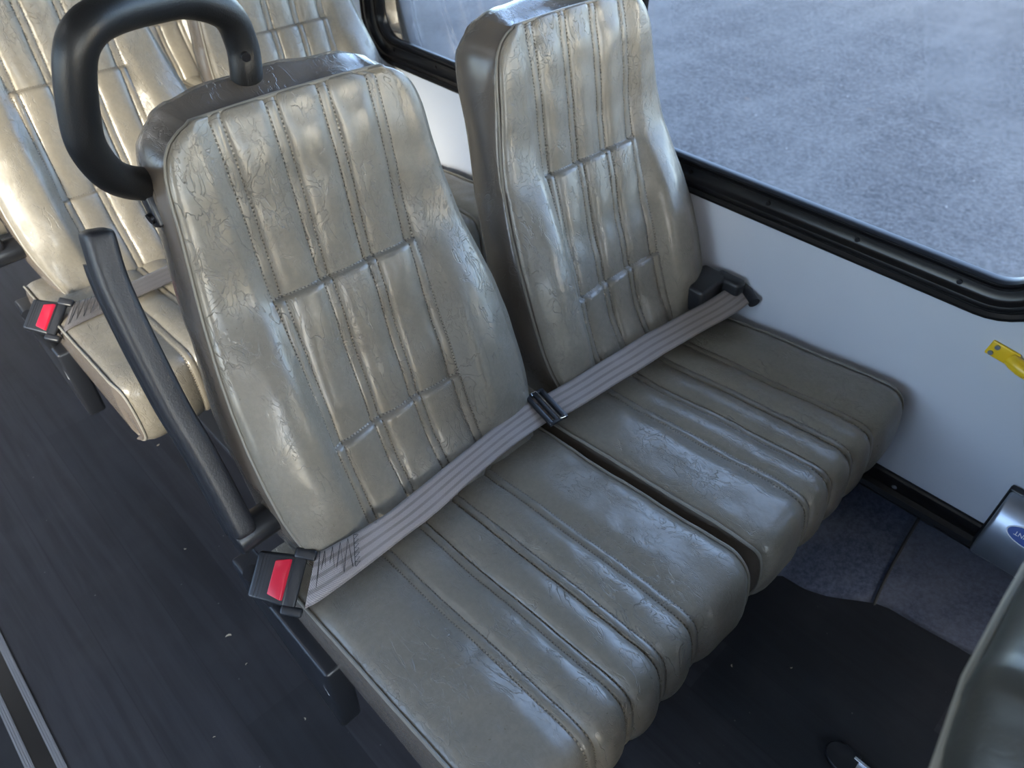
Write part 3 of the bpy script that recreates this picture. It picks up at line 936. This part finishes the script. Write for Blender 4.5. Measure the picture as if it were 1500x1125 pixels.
# belt retractor box on the wall
root = empty('belt_retractor', (1.04, -.10, .30)); inv = Matrix.Translation(-Vector(root.location))
tag(root, 'silver box retractor with a blue oval badge low on the wall', 'belt retractor')
secp = [(XW-.004, .385), (1.050, .386), (1.036, .378), (1.022, .360), (1.012, .338), (1.008, .318), (1.012, .275), (1.022, .262), (XW-.004, .258)]
def extr(sec, y0, y1, name, mat_, bev):
    n = len(sec); mb = MB()
    mb.add([(x, y0, z) for x, z in sec]+[(x, y1, z) for x, z in sec], [tuple(range(n)), tuple(range(2*n-1, n-1, -1))]+[(i, (i+1) % n, n+(i+1) % n, n+i) for i in range(n)])
    o = mb.build(name, mat_, root, bevel=bev, angle=50); o.matrix_parent_inverse = inv; return o
cen = (1.045, .32)
extr(secp, -.150, -.030, 'housing', M['silver'], .005)
extr([(XW-.001, .390), (1.054, .389), (1.054, .250), (XW-.001, .248)], -.160, -.0265, 'back_plate', M['black'], .004)
mb = MB(); mb.tube([(1.050, -.075, .380), (1.046, -.075, .400)], .016, 20); mb.tube([(1.046, -.075, .400), (1.044, -.075, .420)], .011, 20); o = mb.build('knob', M['black'], root, bevel=.002); o.matrix_parent_inverse = inv
# oval badge with its lettering, on the sloped shoulder
bu = Vector((0, -1, 0)); bv = Vector((.022-.012+.0, 0, .022+.0)).normalized(); bv = Vector((.41, 0, .91)).normalized(); bn = bu.cross(bv); bn = -bn if bn.x > 0 else bn
Mg = frameM(Vector((1.0172, -.086, .349)), bu, bv, bn)
n = 40
for nm, a, b, h, mt in (('badge_rim', .034, .0150, .0009, 'white'), ('badge', .0320, .0134, .0016, 'blue')):
    mb = MB(); mb.add([Mg @ Vector((a*math.cos(2*PI*i/n), b*math.sin(2*PI*i/n), -.004)) for i in range(n)]+[Mg @ Vector((a*math.cos(2*PI*i/n), b*math.sin(2*PI*i/n), h)) for i in range(n)],
        [tuple(range(n-1, -1, -1)), tuple(range(n, 2*n))]+[(i, (i+1) % n, n+(i+1) % n, n+i) for i in range(n)])
    o = mb.build(nm, M[mt], root); o.matrix_parent_inverse = inv
fc = bpy.data.curves.new('badge_lettering', 'FONT'); fc.body = "QSTRAINT"; fc.size = .0095; fc.align_x = 'CENTER'; fc.align_y = 'CENTER'; fc.extrude = .0002
to = bpy.data.objects.new('badge_lettering', fc)
me = None
COL.objects.link(to); bpy.context.view_layer.update()
me = bpy.data.meshes.new_from_object(to.evaluated_get(bpy.context.evaluated_depsgraph_get()))
bpy.data.objects.remove(to)
Mt = frameM(Mg @ Vector((0, 0, .0019)), -bu, -bv, (-bu).cross(-bv))
me.transform(Mt if (-bu).cross(-bv).dot(bn) > 0 else Mt); me.materials.clear(); me.materials.append(M['white'])
o = bpy.data.objects.new('badge_lettering', me); link(o, root); o.matrix_parent_inverse = inv

# fill strips along the ceiling, out of view, added to brighten the interior
def emit(name, col, st):
    m = bpy.data.materials.new(name); m.use_nodes = True; b = m.node_tree.nodes['Principled BSDF']
    b.inputs['Emission Color'].default_value = (*col, 1); b.inputs['Emission Strength'].default_value = st; return m
FILL = emit('fill_emission', (.93, .96, 1.0), 6.5)
for x, lab in ((-.62, 'long unseen fill light added on the ceiling over the aisle'),):
    for yy in (-1.9, -.4, 1.4, 3.1):
        root = empty('added_fill_strip', (x, yy, ZC)); inv = Matrix.Translation(-Vector(root.location))
        tag(root, lab, 'ceiling light', 'added fill lights on the ceiling')
        mb = MB(); mb.box((x-.06, yy-.62, ZC-.03), (x+.06, yy+.62, ZC)); o = mb.build('fill_housing', M['ceiling'], root, bevel=.005); o.matrix_parent_inverse = inv
        mb = MB(); mb.box((x-.045, yy-.60, ZC-.034), (x+.045, yy+.60, ZC-.030)); o = mb.build('fill_panel', FILL, root, smooth=False); o.matrix_parent_inverse = inv
# crumbs on the floor
M['crumb'] = mat('dry_crumb', (.42, .36, .26), .7)
CR = [((.106, .835), .0055, 'curled pale sliver on the dark floor just left of the black side cover'),
      ((.106, .765), .0025, 'tiny pale crumb close beside the black side cover'),
      ((.141, 1.072), .0030, 'small tan crumb on the floor beside the folded armrest'),
      ((.225, 1.385), .0035, 'tan crumb on the bluish floor below the sunlit seat'),
      ((.124, .611), .0030, 'pale crumb on the floor in front of the black side cover'),
      ((.002, .688), .0022, 'tiny white crumb out in the aisle, near the aluminium strips'),
      ((.730, .160), .0035, 'pale crumb on the floor under the front edge of the cushions'),
      ((.803, .086), .0025, 'tiny crumb on the floor near the felt-covered foot of the wall')]
for i, ((x, y), r, lab) in enumerate(CR):
    mb = MB(); a0 = 1.3*i
    pts = [(x+r*math.cos(a0+t)*1.2, y+r*math.sin(a0+t)*.8, .0009+.0008*math.sin(t)) for t in (0, .5, 1.0, 1.5, 2.0)]
    mb.tube(pts, [r*.12, r*.3, r*.36, r*.28, r*.1], 6)
    tag(mb.build('crumb', M['crumb']), lab, 'crumb', 'crumbs on the floor')

# ------------------------------------------------------------------ outdoors
mb = MB(); mb.box((-40, -40, -.85), (60, 60, -.80)); S(mb.build('ground', M['asphalt'], smooth=False))

w = bpy.data.worlds.new('sky'); SC.world = w; w.use_nodes = True
nt = w.node_tree; bg = nt.nodes['Background']
sky = nt.nodes.new('ShaderNodeTexSky'); sky.sky_type = 'NISHITA'; sky.sun_disc = False
SUN_EL, SUN_AZ = math.radians(22), math.radians(215)
sky.sun_elevation = SUN_EL; sky.sun_rotation = math.radians(225)
sky.altitude = 0; sky.air_density = 1.0; sky.dust_density = 1.5; sky.ozone_density = 1
mx = nt.nodes.new('ShaderNodeMix'); mx.data_type = 'RGBA'; mx.inputs[0].default_value = .35; mx.inputs[7].default_value = (2.05, 2.4, 3.1, 1)
nt.links.new(sky.outputs[0], mx.inputs[6]); nt.links.new(mx.outputs[2], bg.inputs['Color'])
bg.inputs['Strength'].default_value = 2.25

def lamp(name, kind, loc, rot, energy, color, **kw):
    l = bpy.data.lights.new(name, kind); l.energy = energy; l.color = color
    for a, b in kw.items(): setattr(l, a, b)
    o = bpy.data.objects.new(name, l); COL.objects.link(o); o.location = loc; o.rotation_euler = rot
    return o
# sun: direction it travels
def sun_dir(d, energy, color, ang):
    o = lamp('sun', 'SUN', (0, 0, 5), (0, 0, 0), energy, color, angle=ang)
    o.rotation_euler = Vector(d).to_track_quat('-Z', 'Y').to_euler(); return o
sun_dir((.85, .45, -.34), 9.5, (1, .82, .58), math.radians(7))

# ------------------------------------------------------------------ camera
R = [[0.7161421187326313, 0.46577783399786654, -0.5197994566497678], [-0.6978653708585626, 0.4897550217786828, -0.5226126125525511], [0.011153023517361044, 0.7370149442167492, 0.675784419817151]]
cd = bpy.data.cameras.new('camera'); co = bpy.data.objects.new('camera', cd); COL.objects.link(co)
Mc = Matrix(R).to_4x4(); Mc.translation = Vector((0, 0, 1.2538)); co.matrix_world = Mc
cd.sensor_width = 36; cd.lens = 1068.905/1500*36; cd.clip_start = .02
cd.dof.use_dof = True; cd.dof.focus_distance = .86; cd.dof.aperture_fstop = 7.5
SC.camera = co
SC.view_settings.view_transform = 'Standard'; SC.view_settings.look = 'None'; SC.view_settings.gamma = 1
SC.view_settings.use_curve_mapping = False
SC.view_settings.exposure = 0.5
SC.cycles.use_denoising = True
SC.cycles.max_bounces = 10; SC.cycles.diffuse_bounces = 6; SC.cycles.transparent_max_bounces = 12
SC.cycles.sample_clamp_indirect = 6
